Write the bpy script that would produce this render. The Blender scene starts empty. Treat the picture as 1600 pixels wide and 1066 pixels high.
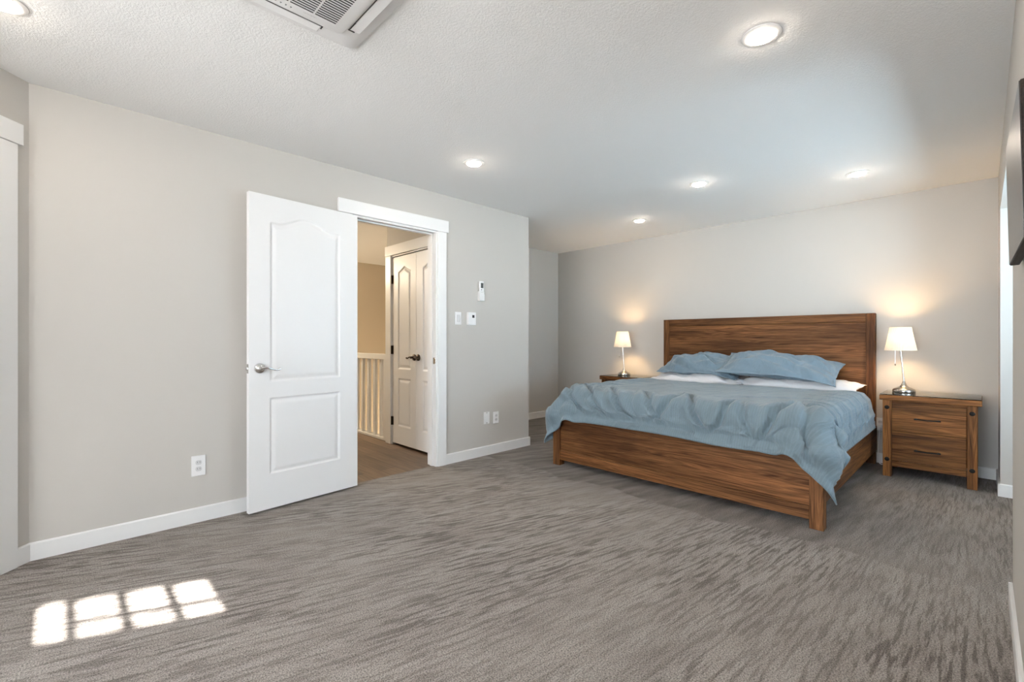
import bpy, bmesh, math, random
import numpy as np
from mathutils import Vector, Matrix, Euler, noise
from mathutils.bvhtree import BVHTree
random.seed(7)
SC = bpy.context.scene
COL = SC.collection
PI = math.pi

# ------------------------------------------------------------------ camera
YAW = 45.6156
cam_d = bpy.data.cameras.new('camera')
cam_d.sensor_width = 36.0
cam_d.lens = 36.0 * 719.2 / 1600.0
cam_d.shift_y = -0.0008
cam_d.clip_start = 0.02
cam = bpy.data.objects.new('camera', cam_d)
cam.location = (0, 0, 1.11)
cam.rotation_euler = (PI / 2, 0, math.radians(YAW - 90))
COL.objects.link(cam)
SC.camera = cam

# ------------------------------------------------------------------ sky, sun, exposure
SC.view_settings.view_transform = 'Standard'
SC.view_settings.look = 'None'
SC.view_settings.exposure = 0.05
SC.view_settings.gamma = 1.0
SC.view_settings.use_curve_mapping = False
world = bpy.data.worlds.new('sky')
SC.world = world
world.use_nodes = True
bg = world.node_tree.nodes['Background']
# bright hazy sky; the sunlit ground outside is brighter still below the horizon
wn = world.node_tree
w_tc = wn.nodes.new('ShaderNodeTexCoord'); w_sx = wn.nodes.new('ShaderNodeSeparateXYZ'); w_rp = wn.nodes.new('ShaderNodeValToRGB')
w_mr = wn.nodes.new('ShaderNodeMapRange'); w_mr.inputs[1].default_value = -0.25; w_mr.inputs[2].default_value = 0.25
w_rp.color_ramp.elements[0].position = 0.35; w_rp.color_ramp.elements[0].color = (1.0, 0.985, 0.965, 1)
w_rp.color_ramp.elements[1].position = 0.65; w_rp.color_ramp.elements[1].color = (0.62, 0.67, 0.72, 1)
wn.links.new(w_tc.outputs['Generated'], w_sx.inputs[0]); wn.links.new(w_sx.outputs['Z'], w_mr.inputs[0])
wn.links.new(w_mr.outputs[0], w_rp.inputs['Fac']); wn.links.new(w_rp.outputs['Color'], bg.inputs[0])
bg.inputs[1].default_value = 25.0

SUN_EL = math.radians(33)
sun_d = bpy.data.lights.new('sun', 'SUN')
sun_d.energy = 42
sun_d.angle = math.radians(0.53)
sun_d.color = (1.0, 0.96, 0.9)
sun = bpy.data.objects.new('sun', sun_d)
sun.location = (0.2, -6, 5)
sun.rotation_euler = (PI / 2 - SUN_EL, 0, 0)          # shines towards +y and down
COL.objects.link(sun)

POT_POWER = 148.0          # emission of the recessed lights' lenses
LAMP_POWER = 380.0
HALL_WATT = 85.0

# ------------------------------------------------------------------ materials
def mat(name, color=(0.8, 0.8, 0.8), rough=0.5, metal=0.0, spec=0.5):
    m = bpy.data.materials.new(name)
    m.use_nodes = True
    b = m.node_tree.nodes['Principled BSDF']
    b.inputs['Base Color'].default_value = (*color, 1)
    b.inputs['Roughness'].default_value = rough
    b.inputs['Metallic'].default_value = metal
    b.inputs['Specular IOR Level'].default_value = spec
    return m

class NT:
    def __init__(s, m):
        s.m = m; s.t = m.node_tree; s.b = s.t.nodes['Principled BSDF']
    def n(s, typ, **kw):
        nd = s.t.nodes.new(typ)
        for k, v in kw.items():
            if k.startswith('i_'):
                nd.inputs[k[2:].replace('_', ' ')].default_value = v
            else:
                setattr(nd, k, v)
        return nd
    def l(s, a, b): s.t.links.new(a, b)
    def coords(s, kind='Object', scale=(1, 1, 1), rot=(0, 0, 0)):
        tc = s.n('ShaderNodeTexCoord'); mp = s.n('ShaderNodeMapping')
        mp.inputs['Scale'].default_value = scale
        mp.inputs['Rotation'].default_value = rot
        s.l(tc.outputs[kind], mp.inputs['Vector'])
        return mp.outputs['Vector']
    def noise(s, vec, scale=5, detail=3, rough=0.5, dist=0.0):
        nd = s.n('ShaderNodeTexNoise')
        nd.inputs['Scale'].default_value = scale; nd.inputs['Detail'].default_value = detail
        nd.inputs['Roughness'].default_value = rough; nd.inputs['Distortion'].default_value = dist
        s.l(vec, nd.inputs['Vector'])
        return nd.outputs['Fac']
    def ramp(s, fac, stops):
        r = s.n('ShaderNodeValToRGB'); e = r.color_ramp.elements
        while len(e) < len(stops): e.new(0.5)
        for el, (p, c) in zip(e, stops):
            el.position = p; el.color = (*c, 1) if len(c) == 3 else c
        s.l(fac, r.inputs['Fac'])
        return r.outputs['Color']
    def mix(s, fac, a, b, blend='MIX'):
        nd = s.n('ShaderNodeMix'); nd.data_type = 'RGBA'; nd.blend_type = blend
        for sock, v in ((nd.inputs[0], fac), (nd.inputs[6], a), (nd.inputs[7], b)):
            if hasattr(v, 'is_output'): s.l(v, sock)
            elif isinstance(v, (int, float)): sock.default_value = v
            else: sock.default_value = (*v, 1)
        return nd.outputs[2]
    def bump(s, h, strength=0.3, dist=0.01, normal=None):
        b = s.n('ShaderNodeBump'); b.inputs['Strength'].default_value = strength
        b.inputs['Distance'].default_value = dist
        s.l(h, b.inputs['Height'])
        if normal is not None: s.l(normal, b.inputs['Normal'])
        return b.outputs['Normal']

def g3(v): return (v, v, v)

def paint(name, color, rough=0.6, bscale=180, bstr=0.08):
    m = mat(name, color, rough); t = NT(m)
    v = t.coords()
    t.l(t.bump(t.noise(v, bscale, 2), bstr, 0.002), t.b.inputs['Normal'])
    return m

M_WALL = paint('greige_wall_paint', (0.515, 0.492, 0.460), 0.65)
M_WALL_HALL = paint('beige_hall_paint', (0.50, 0.43, 0.33), 0.65)
M_TRIM = mat('white_trim_paint', (0.78, 0.78, 0.775), 0.35)
M_DOOR = paint('white_door_paint', (0.80, 0.80, 0.80), 0.38, 300, 0.03)
M_PLASTIC = mat('white_plastic', (0.80, 0.80, 0.80), 0.35)
M_PLASTIC_GREY = mat('pale_grey_plastic', (0.62, 0.62, 0.62), 0.4)
M_DARK = mat('black_plastic', (0.012, 0.012, 0.013), 0.4)
M_SCREEN = mat('grey_lcd', (0.09, 0.10, 0.10), 0.25)
M_NICKEL = mat('brushed_nickel', (0.55, 0.53, 0.50), 0.22, 1.0)
M_CHROME = mat('satin_chrome', (0.72, 0.72, 0.72), 0.16, 1.0)
M_BRONZE = mat('dark_bronze', (0.06, 0.045, 0.035), 0.35, 1.0)
M_BLACKMETAL = mat('black_metal', (0.02, 0.018, 0.017), 0.45, 0.8)
M_WHITECLOTH = mat('white_cotton', (0.80, 0.79, 0.80), 0.85)
M_CREAM = mat('cream_sheet', (0.66, 0.58, 0.47), 0.85)

def ceiling_mat():
    m = mat('textured_white_ceiling', (0.86, 0.86, 0.855), 0.8); t = NT(m)
    v = t.coords()
    a = t.noise(v, 130, 4, 0.6); 
    r = t.ramp(a, [(0.42, g3(0)), (0.6, g3(1))])
    t.l(t.bump(r, 0.30, 0.003), t.b.inputs['Normal'])
    return m
M_CEIL = ceiling_mat()

def wood(name, axis, dark=(0.042, 0.014, 0.0045), mid=(0.155, 0.064, 0.0225), light=(0.285, 0.132, 0.050), tight=1.0):
    m = mat(name, mid, 0.5, spec=0.2); t = NT(m)
    tc = t.n('ShaderNodeTexCoord'); oi = t.n('ShaderNodeObjectInfo')
    add = t.n('ShaderNodeVectorMath'); add.operation = 'ADD'
    sc_ = t.n('ShaderNodeVectorMath'); sc_.operation = 'SCALE'
    comb = t.n('ShaderNodeCombineXYZ')
    for k in 'XYZ': t.l(oi.outputs['Random'], comb.inputs[k])
    t.l(comb.outputs[0], sc_.inputs[0]); sc_.inputs['Scale'].default_value = 17.0
    t.l(tc.outputs['Object'], add.inputs[0]); t.l(sc_.outputs[0], add.inputs[1])
    def mp(al, ac):
        p = t.n('ShaderNodeMapping'); s = [ac] * 3; s['xyz'.index(axis)] = al
        p.inputs['Scale'].default_value = s
        t.l(add.outputs[0], p.inputs['Vector']); return p.outputs[0]
    # broad figure: rings of a distorted noise field, stretched along the grain
    fig = t.noise(mp(0.28, 6.5 * tight), 1.6, 2, 0.5, 0.25)
    mul = t.n('ShaderNodeMath'); mul.operation = 'MULTIPLY'; mul.inputs[1].default_value = 13.0
    t.l(fig, mul.inputs[0])
    fr = t.n('ShaderNodeMath'); fr.operation = 'SINE'
    mul2 = t.n('ShaderNodeMath'); mul2.operation = 'MULTIPLY'; mul2.inputs[1].default_value = 6.0
    t.l(mul.outputs[0], mul2.inputs[0]); t.l(mul2.outputs[0], fr.inputs[0])
    mr = t.n('ShaderNodeMapRange'); mr.inputs[1].default_value = -1; mr.inputs[2].default_value = 1
    t.l(fr.outputs[0], mr.inputs[0])
    rings = t.ramp(mr.outputs[0], [(0.0, dark), (0.28, mid), (0.75, light), (1.0, mid)])
    board = t.noise(mp(0.25, 3.0 * tight), 2.2, 1, 0.5)
    tone = t.ramp(board, [(0.34, (0.55, 0.5, 0.46)), (0.5, (0.95, 0.93, 0.9)), (0.66, (1.3, 1.25, 1.2))])
    c1 = t.mix(0.38, t.ramp(t.noise(mp(0.35, 11 * tight), 3, 4, 0.6), [(0.3, dark), (0.5, mid), (0.72, light)]), rings)
    c2 = t.mix(1.0, c1, tone, 'MULTIPLY')
    fine = t.noise(mp(3, 130), 2.5, 3, 0.6)
    c3 = t.mix(1.0, c2, t.ramp(fine, [(0.36, g3(0.55)), (0.56, g3(1.05))]), 'MULTIPLY')
    t.l(c3, t.b.inputs['Base Color'])
    t.l(t.bump(fine, 0.25, 0.002), t.b.inputs['Normal'])
    rr = t.n('ShaderNodeMapRange'); rr.inputs[3].default_value = 0.62; rr.inputs[4].default_value = 0.46
    t.l(fine, rr.inputs[0]); t.l(rr.outputs[0], t.b.inputs['Roughness'])
    return m
W_X = wood('brown_wood_grain_along', 'x')
W_Y = wood('brown_wood_grain_across', 'y')
W_Z = wood('brown_wood_grain_upright', 'z')
NW = ((0.036, 0.012, 0.0035), (0.185, 0.072, 0.020), (0.340, 0.150, 0.046), 0.8)
N_Y = wood('nightstand_wood_grain_across', 'y', *NW)
N_Z = wood('nightstand_wood_grain_upright', 'z', *NW)

def carpet_mat():
    m = mat('grey_brown_carpet', (0.3, 0.28, 0.26), 0.95, spec=0.1); t = NT(m)
    tc = t.n('ShaderNodeTexCoord'); sx = t.n('ShaderNodeSeparateXYZ'); t.l(tc.outputs['Object'], sx.inputs[0])
    def mth(op, a, b=None):
        nd = t.n('ShaderNodeMath'); nd.operation = op
        for k, v in enumerate((a, b)):
            if v is None: continue
            if isinstance(v, (int, float)): nd.inputs[k].default_value = v
            else: t.l(v, nd.inputs[k])
        return nd.outputs[0]
    # the nap curves gently across the room
    yy = mth('MULTIPLY', sx.outputs['Y'], mth('EXPONENT', mth('MULTIPLY', sx.outputs['X'], 0.14)))
    cb = t.n('ShaderNodeCombineXYZ'); t.l(sx.outputs['X'], cb.inputs[0]); t.l(yy, cb.inputs[1])
    v = cb.outputs[0]
    def st(a, b, off=0.0):
        p = t.n('ShaderNodeMapping'); p.inputs['Scale'].default_value = (a, b, 1); p.inputs['Location'].default_value = (off, off * 1.7, 0)
        t.l(v, p.inputs['Vector']); return p.outputs[0]
    d1 = t.noise(st(5.0, 40), 1.0, 4, 0.6, 0.25)
    dash = t.ramp(d1, [(0.41, g3(1)), (0.51, g3(0))])
    d2 = t.noise(st(8.0, 30, 4.0), 1.0, 3, 0.55, 0.3)
    dash2 = t.ramp(d2, [(0.33, g3(0.9)), (0.46, g3(0))])
    mask = t.ramp(t.noise(st(0.8, 1.2), 1.0, 2), [(0.36, g3(0.35)), (0.56, g3(1))])
    # smoother, darker brushed area around the foot of the bed
    bed = t.n('ShaderNodeMapRange'); bed.inputs[1].default_value = 3.035; bed.inputs[2].default_value = 3.06
    t.l(mth('ADD', sx.outputs['X'], mth('MULTIPLY', t.noise(st(1.6, 1.6), 1.0, 1), 0.26)), bed.inputs[0])
    dm = t.mix(1.0, dash, dash2, 'LIGHTEN')
    dm = t.mix(1.0, dm, mask, 'MULTIPLY')
    soft = t.ramp(t.noise(st(3.0, 9.0, 2.0), 1.0, 3), [(0.35, g3(0.9)), (0.62, g3(0.28))])
    side = t.n('ShaderNodeMapRange'); side.inputs[1].default_value = 0.15; side.inputs[2].default_value = 0.75; side.inputs[3].default_value = 0.35
    t.l(sx.outputs['Y'], side.inputs[0])
    dm = t.mix(mth('MULTIPLY', bed.outputs[0], side.outputs[0]), dm, soft)
    base = t.ramp(t.noise(st(1.5, 4.0), 1.4, 3), [(0.3, C_CARPET[0]), (0.7, C_CARPET[1])])
    col = t.mix(dm, base, C_CARPET[2])
    tuft = t.noise(tc.outputs['Object'], 185, 2, 0.7)
    col = t.mix(1.0, col, t.ramp(tuft, [(0.36, g3(0.46)), (0.60, g3(1.36))]), 'MULTIPLY')
    t.l(col, t.b.inputs['Base Color'])
    t.l(t.bump(tuft, 0.7, 0.008), t.b.inputs['Normal'])
    t.b.inputs['Sheen Weight'].default_value = 0.1
    return m
C_CARPET = [(0.246, 0.216, 0.193), (0.326, 0.294, 0.268), (0.130, 0.109, 0.096)]
M_CARPET = carpet_mat()

def plank_mat():
    m = mat('grey_brown_vinyl_planks', (0.16, 0.11, 0.075), 0.42); t = NT(m)
    v = t.coords('Object', (1, 1, 1), (0, 0, PI / 2))
    br = t.n('ShaderNodeTexBrick'); t.l(v, br.inputs['Vector'])
    br.inputs['Scale'].default_value = 1.0; br.inputs['Brick Width'].default_value = 1.2
    br.inputs['Row Height'].default_value = 0.15; br.inputs['Mortar Size'].default_value = 0.0018
    br.inputs['Color1'].default_value = (0.20, 0.135, 0.09, 1); br.inputs['Color2'].default_value = (0.11, 0.072, 0.05, 1)
    br.inputs['Mortar'].default_value = (0.03, 0.02, 0.015, 1)
    p = t.n('ShaderNodeMapping'); p.inputs['Scale'].default_value = (1.2, 16, 1); t.l(v, p.inputs['Vector'])
    gr = t.noise(p.outputs[0], 2.0, 4, 0.6)
    c = t.mix(1.0, br.outputs['Color'], t.ramp(gr, [(0.3, g3(0.6)), (0.68, g3(1.3))]), 'MULTIPLY')
    t.l(c, t.b.inputs['Base Color'])
    return m
M_PLANK = plank_mat()

def duvet_mat(name, base, stripes=True):
    m = mat(name, base, 0.7); t = NT(m)
    t.b.inputs['Sheen Weight'].default_value = 0.25
    uv = t.n('ShaderNodeTexCoord').outputs['UV']
    sx = t.n('ShaderNodeSeparateXYZ'); t.l(uv, sx.inputs[0])
    k = t.n('ShaderNodeMath'); k.operation = 'MULTIPLY'; k.inputs[1].default_value = 2 * PI / 0.0155
    t.l(sx.outputs['X'], k.inputs[0])
    s = t.n('ShaderNodeMath'); s.operation = 'SINE'; t.l(k.outputs[0], s.inputs[0])
    r = t.ramp(s.outputs[0], [(0.3, g3(0.95 if stripes else 1)), (0.7, g3(1.04 if stripes else 1))])
    n_ = t.noise(uv, 6, 4, 0.6)
    c = t.mix(1.0, base, r, 'MULTIPLY')
    c = t.mix(1.0, c, t.ramp(n_, [(0.3, g3(0.93)), (0.7, g3(1.05))]), 'MULTIPLY')
    t.l(c, t.b.inputs['Base Color'])
    p = t.n('ShaderNodeMapping'); p.inputs['Scale'].default_value = (5, 3, 1); p.inputs['Rotation'].default_value = (0, 0, 0.5); t.l(uv, p.inputs['Vector'])
    cr = t.noise(p.outputs[0], 3.0, 5, 0.6, 0.8)
    t.l(t.bump(cr, 0.6, 0.03), t.b.inputs['Normal'])
    return m
M_DUVET = duvet_mat('blue_grey_striped_cotton', (0.160, 0.222, 0.262))
M_SHAM = duvet_mat('blue_cotton_sham', (0.165, 0.240, 0.300), False)

def emit(name, color, strength):
    m = bpy.data.materials.new(name); m.use_nodes = True
    nt = m.node_tree; nt.nodes.remove(nt.nodes['Principled BSDF'])
    e = nt.nodes.new('ShaderNodeEmission'); e.inputs[0].default_value = (*color, 1); e.inputs[1].default_value = strength
    nt.links.new(e.outputs[0], nt.nodes['Material Output'].inputs[0])
    return m
M_POT = emit('lit_led_lens', (1.0, 0.86, 0.72), POT_POWER)
M_BULB = emit('lit_warm_bulb', (1.0, 0.66, 0.33), LAMP_POWER)

def shade_mat():
    m = mat('pleated_cream_lampshade', (0.74, 0.68, 0.59), 0.8); t = NT(m)
    tr = t.n('ShaderNodeBsdfTranslucent'); tr.inputs[0].default_value = (0.92, 0.84, 0.68, 1)
    mx = t.n('ShaderNodeMixShader'); mx.inputs[0].default_value = 0.03
    t.l(t.b.outputs[0], mx.inputs[1]); t.l(tr.outputs[0], mx.inputs[2])
    t.l(mx.outputs[0], t.t.nodes['Material Output'].inputs[0])
    return m
M_SHADE = shade_mat()

def glass_mat():
    m = bpy.data.materials.new('clear_glass'); m.use_nodes = True; nt = m.node_tree
    nt.nodes.remove(nt.nodes['Principled BSDF'])
    tr = nt.nodes.new('ShaderNodeBsdfTransparent'); tr.inputs[0].default_value = (0.95, 0.99, 0.97, 1)
    gl = nt.nodes.new('ShaderNodeBsdfGlossy'); gl.inputs['Roughness'].default_value = 0.04
    fr = nt.nodes.new('ShaderNodeFresnel'); fr.inputs['IOR'].default_value = 1.5
    mx = nt.nodes.new('ShaderNodeMixShader')
    nt.links.new(fr.outputs[0], mx.inputs[0]); nt.links.new(tr.outputs[0], mx.inputs[1]); nt.links.new(gl.outputs[0], mx.inputs[2])
    nt.links.new(mx.outputs[0], nt.nodes['Material Output'].inputs[0])
    return m
M_GLASS = glass_mat()
def pane_mat(name, col):
    m = bpy.data.materials.new(name); m.use_nodes = True; nt = m.node_tree
    nt.nodes.remove(nt.nodes['Principled BSDF'])
    tr = nt.nodes.new('ShaderNodeBsdfTransparent'); tr.inputs[0].default_value = (*col, 1)
    gl = nt.nodes.new('ShaderNodeBsdfGlossy'); gl.inputs['Roughness'].default_value = 0.02
    mx = nt.nodes.new('ShaderNodeMixShader'); mx.inputs[0].default_value = 0.05
    nt.links.new(tr.outputs[0], mx.inputs[1]); nt.links.new(gl.outputs[0], mx.inputs[2])
    nt.links.new(mx.outputs[0], nt.nodes['Material Output'].inputs[0])
    return m
M_PANE = pane_mat('clear_window_pane', (0.98, 0.99, 1.0))
M_PANE_BLUE = pane_mat('pane_with_added_blue_tint', (0.80, 0.92, 1.0))  # tint added to turn the alcove daylight bluer
M_FACE = mat('dark_glossy_face', (0.045, 0.038, 0.033), 0.30, spec=0.6)
M_FRAMEWOOD = wood('near_black_wood', 'x', (0.008, 0.006, 0.005), (0.02, 0.014, 0.011), (0.04, 0.028, 0.02))

# ------------------------------------------------------------------ helpers
def obj(name, bm, m, parent=None, smooth=False, loc=None):
    me = bpy.data.meshes.new(name)
    if isinstance(bm, bmesh.types.BMesh):
        bmesh.ops.recalc_face_normals(bm, faces=bm.faces)
        bm.to_mesh(me); bm.free()
    else:
        me.from_pydata(*bm); me.update()
    if m is not None: me.materials.append(m)
    if smooth is True:
        for p in me.polygons: p.use_smooth = True
    o = bpy.data.objects.new(name, me); COL.objects.link(o)
    if parent is not None: o.parent = parent
    if loc is not None: o.location = loc
    if smooth == 'auto':
        for p in me.polygons: p.use_smooth = True
        try: me.set_sharp_from_angle(angle=math.radians(35))
        except Exception: pass
    return o

def tag(o, label=None, cat=None, group=None, kind=None):
    if label: o['label'] = label
    if cat: o['category'] = cat
    if group: o['group'] = group
    if kind: o['kind'] = kind
    return o

def thing(name, label, cat, loc=(0, 0, 0), rotz=0.0, group=None, kind=None):
    o = bpy.data.objects.new(name, None); COL.objects.link(o)
    o.empty_display_size = 0.1
    o.location = loc; o.rotation_euler = (0, 0, rotz)
    return tag(o, label, cat, group, kind)

def copy_tree(o, parent=None):
    c = o.copy(); COL.objects.link(c)
    if parent is not None: c.parent = parent
    for ch in list(o.children): copy_tree(ch, c)
    return c

def BM(): return bmesh.new()

def add_box(bm, lo, hi, bev=0.0, seg=2):
    r = bmesh.ops.create_cube(bm, size=1.0)
    vs = r['verts']
    for v in vs:
        v.co = Vector([(lo[k] + hi[k]) / 2 + v.co[k] * (hi[k] - lo[k]) for k in range(3)])
    if bev > 0:
        es = list({e for v in vs for e in v.link_edges})
        bmesh.ops.bevel(bm, geom=es, offset=bev, segments=seg, profile=0.5, affect='EDGES')
    return bm

def box(lo, hi, bev=0.0, seg=2): return add_box(BM(), lo, hi, bev, seg)

def add_lathe(bm, prof, center=(0, 0, 0), axis='z', n=32, cap=True):
    rings = []
    for r, h in prof:
        ring = []
        for k in range(n):
            a = 2 * PI * k / n; c, s = r * math.cos(a), r * math.sin(a)
            p = {'z': (c, s, h), 'x': (h, c, s), 'y': (s, h, c)}[axis]
            ring.append(bm.verts.new([p[i] + center[i] for i in range(3)]))
        rings.append(ring)
    for a, b in zip(rings, rings[1:]):
        for k in range(n): bm.faces.new((a[k], a[(k + 1) % n], b[(k + 1) % n], b[k]))
    if cap:
        for ring in (rings[0], rings[-1]):
            try: bm.faces.new(ring)
            except Exception: pass
    return bm

def add_tube(bm, pts, rad, n=10):
    pts = [Vector(p) for p in pts]
    rad = rad if isinstance(rad, (list, tuple)) else [rad] * len(pts)
    rings = []; ref = None
    for i, p in enumerate(pts):
        d = (pts[min(i + 1, len(pts) - 1)] - pts[max(i - 1, 0)]).normalized()
        if ref is None: ref = Vector((0, 0, 1)) if abs(d.z) < 0.9 else Vector((1, 0, 0))
        u = (ref - d * ref.dot(d)).normalized(); w = d.cross(u); ref = u
        rings.append([bm.verts.new(p + (u * math.cos(2 * PI * k / n) + w * math.sin(2 * PI * k / n)) * rad[i]) for k in range(n)])
    for a, b in zip(rings, rings[1:]):
        for k in range(n): bm.faces.new((a[k], a[(k + 1) % n], b[(k + 1) % n], b[k]))
    bm.faces.new(rings[0]); bm.faces.new(rings[-1])
    return bm

def add_prism(bm, pts, offset):
    """Extrude a planar polygon (3-D points) by an offset vector."""
    off = Vector(offset)
    a = [bm.verts.new(p) for p in pts]; b = [bm.verts.new(Vector(p) + off) for p in pts]
    bm.faces.new(a); bm.faces.new(b[::-1]); n = len(a)
    for k in range(n): bm.faces.new((a[k], a[(k + 1) % n], b[(k + 1) % n], b[k]))
    return bm

def wall_bm(p0, p1, z0, z1, th, holes=(), ext=(0, 0)):
    """Upright wall along p0->p1 (room on its right-hand side), thickened away from the room."""
    p0, p1 = Vector((*p0, 0)), Vector((*p1, 0)); d = (p1 - p0); L = d.length; d.normalize()
    nrm = Vector((-d.y, d.x, 0))                       # left of travel = outwards
    ss = sorted({-ext[0], L + ext[1]} | {h[0] for h in holes} | {h[1] for h in holes})
    zs = sorted({z0, z1} | {h[2] for h in holes} | {h[3] for h in holes})
    bm = BM(); V = {}
    def v(i, j):
        if (i, j) not in V: V[i, j] = bm.verts.new(p0 + d * ss[i] + Vector((0, 0, zs[j])))
        return V[i, j]
    fs = []
    for i in range(len(ss) - 1):
        for j in range(len(zs) - 1):
            cs, cz = (ss[i] + ss[i + 1]) / 2, (zs[j] + zs[j + 1]) / 2
            if any(h[0] < cs < h[1] and h[2] < cz < h[3] for h in holes): continue
            fs.append(bm.faces.new((v(i, j), v(i + 1, j), v(i + 1, j + 1), v(i, j + 1))))
    r = bmesh.ops.extrude_face_region(bm, geom=fs, use_keep_orig=True)
    for e in r['geom']:
        if isinstance(e, bmesh.types.BMVert): e.co += nrm * th
    return bm

def struct(name, bm, m, label, cat, parent=None, smooth=False):
    o = obj(name, bm, m, parent, smooth)
    return tag(o, label, cat, None, 'structure')

# ------------------------------------------------------------------ room shell
H = 2.4034
YA, XB, YR, YC = 3.3514, 5.3006, -0.0892, 4.4318       # left wall, bed wall, right wall, recess wall
XC = 3.525                                              # where the left wall ends
CA = Vector((-0.117, YA))                               # corner with the angled wall
DL = 1.75
CD = CA + Vector((-0.7071, -0.7071)) * DL               # far end of the angled wall
XE, YE = -3.4, -0.95                                    # rear corner behind the camera
FE = Vector((-0.6, 0.205 - 0.4442 * 0.8))               # bay wall start
FF = Vector((1.2, 0.205 - 0.4442 * 2.6))
OPL, OPR, OPT = 1.578, 2.355, 2.064                     # doorway
TH = 0.115
AY = -1.3

carp = BM()
for poly in ([(XE, CD.y), (CD.x, CD.y), (CA.x, YA), (XC, YA), (XC, YC), (XB, YC), (XB, YR), (1.2, YR), (FF.x, FF.y), (FE.x, FE.y), (FE.x, YE), (XE, YE)],
             [(2.845, YR), (4.769, YR), (4.769, -1.3), (2.845, -1.3)],
             [(OPL, YA), (OPL, YA + 0.045), (OPR, YA + 0.045), (OPR, YA)]):
    bmf = carp.faces.new([carp.verts.new((x, y, 0)) for x, y in poly])
r = bmesh.ops.extrude_face_region(carp, geom=carp.faces[:], use_keep_orig=True)
for e in r['geom']:
    if isinstance(e, bmesh.types.BMVert): e.co.z -= 0.05
floor = struct('floor', carp, M_CARPET, 'grey brown brushed carpet covering the bedroom floor', 'floor')

struct('floor_hall', box((1.0, YA + 0.045, -0.05), (2.66, 7.3, -0.004)), M_PLANK, 'grey brown plank floor of the hallway beyond the doorway', 'floor')
ceil_bm = BM()
add_prism(ceil_bm, [(x, y, H) for x, y in [(XE - 0.1, CD.y + 0.1), (CD.x - 0.04, CD.y + 0.1), (CA.x - 0.08, YA + 0.1), (0.9, YA + 0.1), (0.9, 7.35), (4.7, 7.35), (4.7, YC + 0.1), (XB + 0.1, YC + 0.1), (XB + 0.1, YR - 0.02), (4.869, YR - 0.02), (4.869, AY - 0.1), (2.745, AY - 0.1), (2.745, YR - 0.02), (1.3, YR - 0.02), (1.3, FF.y - 0.05), (FF.x, FF.y - 0.035), (FE.x + 0.02, FE.y - 0.035), (FE.x + 0.02, YE - 0.1), (XE - 0.1, YE - 0.1)]], (0, 0, 0.1))
struct('floor_closet', box((2.66, YA + TH, -0.05), (3.42, 4.53, -0.004)), M_PLANK, 'plank floor inside the hall closet', 'floor')
struct('ceiling', ceil_bm, M_CEIL, 'white textured bedroom ceiling with recessed lights', 'ceiling')

struct('wall_left', wall_bm((CA.x, YA), (XC, YA), 0, H, TH, [(OPL - CA.x, OPR - CA.x, -0.01, OPT)], (0.0, 0.0)), M_WALL, 'long greige wall with the doorway to the hall', 'wall')
struct('wall_recess_side', box((XC - TH, YA + TH, 0), (XC, YC + 0.1, H)), M_WALL, 'greige return wall of the recess by the bed', 'wall')
struct('wall_recess', wall_bm((XC, YC), (XB, YC), 0, H, 0.1, (), (0, 0.1)), M_WALL, 'greige back wall of the recess left of the bed', 'wall')
struct('wall_back', wall_bm((XB, YC), (XB, YR), 0, H, 0.1, (), (0, 0.1)), M_WALL, 'greige wall behind the headboard', 'wall')
struct('wall_right', wall_bm((XB, YR), (1.2, YR), 0, H, 0.02, [(XB - 4.769, XB - 2.845, -0.01, 2.045)]), M_WALL, 'greige right wall with the alcove opening', 'wall')
DS0, DS1 = 0.067 + 0.093, 0.067 + 0.093 + 0.80
struct('wall_angled', wall_bm((CD.x, CD.y), (CA.x, YA), 0, H, 0.11, [(DL - DS1, DL - DS0, -0.01, OPT)]), M_WALL, 'short angled greige wall at the left edge', 'wall')
EL = CD.y - YE
struct('wall_end', wall_bm((XE, YE), (XE, CD.y), 0, H, 0.1, [(0.2, EL - 0.2, 0.3, 2.15)], (0.1, 0.1)), M_WALL, 'greige end wall with a wide window', 'wall')
struct('wall_rear_left', wall_bm((XE, CD.y), (CD.x, CD.y), 0, H, 0.1), M_WALL, 'greige rear wall left of the camera', 'wall')
struct('wall_rear_right', wall_bm((FE.x, YE), (XE, YE), 0, H, 0.1, [(0.9, 1.55, 1.05, 2.0)]), M_WALL, 'greige rear wall right of the camera', 'wall')
struct('wall_bay_side', wall_bm((FE.x, FE.y - 0.035), (FE.x, YE - 0.1), 0, H, 0.02), M_WALL, 'greige side of the bay behind the camera', 'wall')
FD = (FE - FF).normalized(); FL = (FE - FF).length
def f_s(x): return (FF.x - x) / -FD.x if FD.x else 0
SX0, SX1 = -0.070, 0.490
s0, s1 = (FF.x - SX1) / (-FD.x), (FF.x - SX0) / (-FD.x)
SZ0, SZ1 = 2.80 * math.tan(SUN_EL), (2.80 + 0.377) * math.tan(SUN_EL)
struct('wall_bay', wall_bm((FF.x, FF.y), (FE.x, FE.y), 0, H, 0.03, [(s0, s1, SZ0, SZ1)], (0.02, 0.0)), M_WALL, 'greige bay wall with a high transom window', 'wall')
struct('wall_bay_return', wall_bm((1.2, YR - 0.0), (1.2, FF.y - 0.03), 0, H, 0.1), M_WALL, 'greige return wall beside the bay', 'wall')
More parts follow.
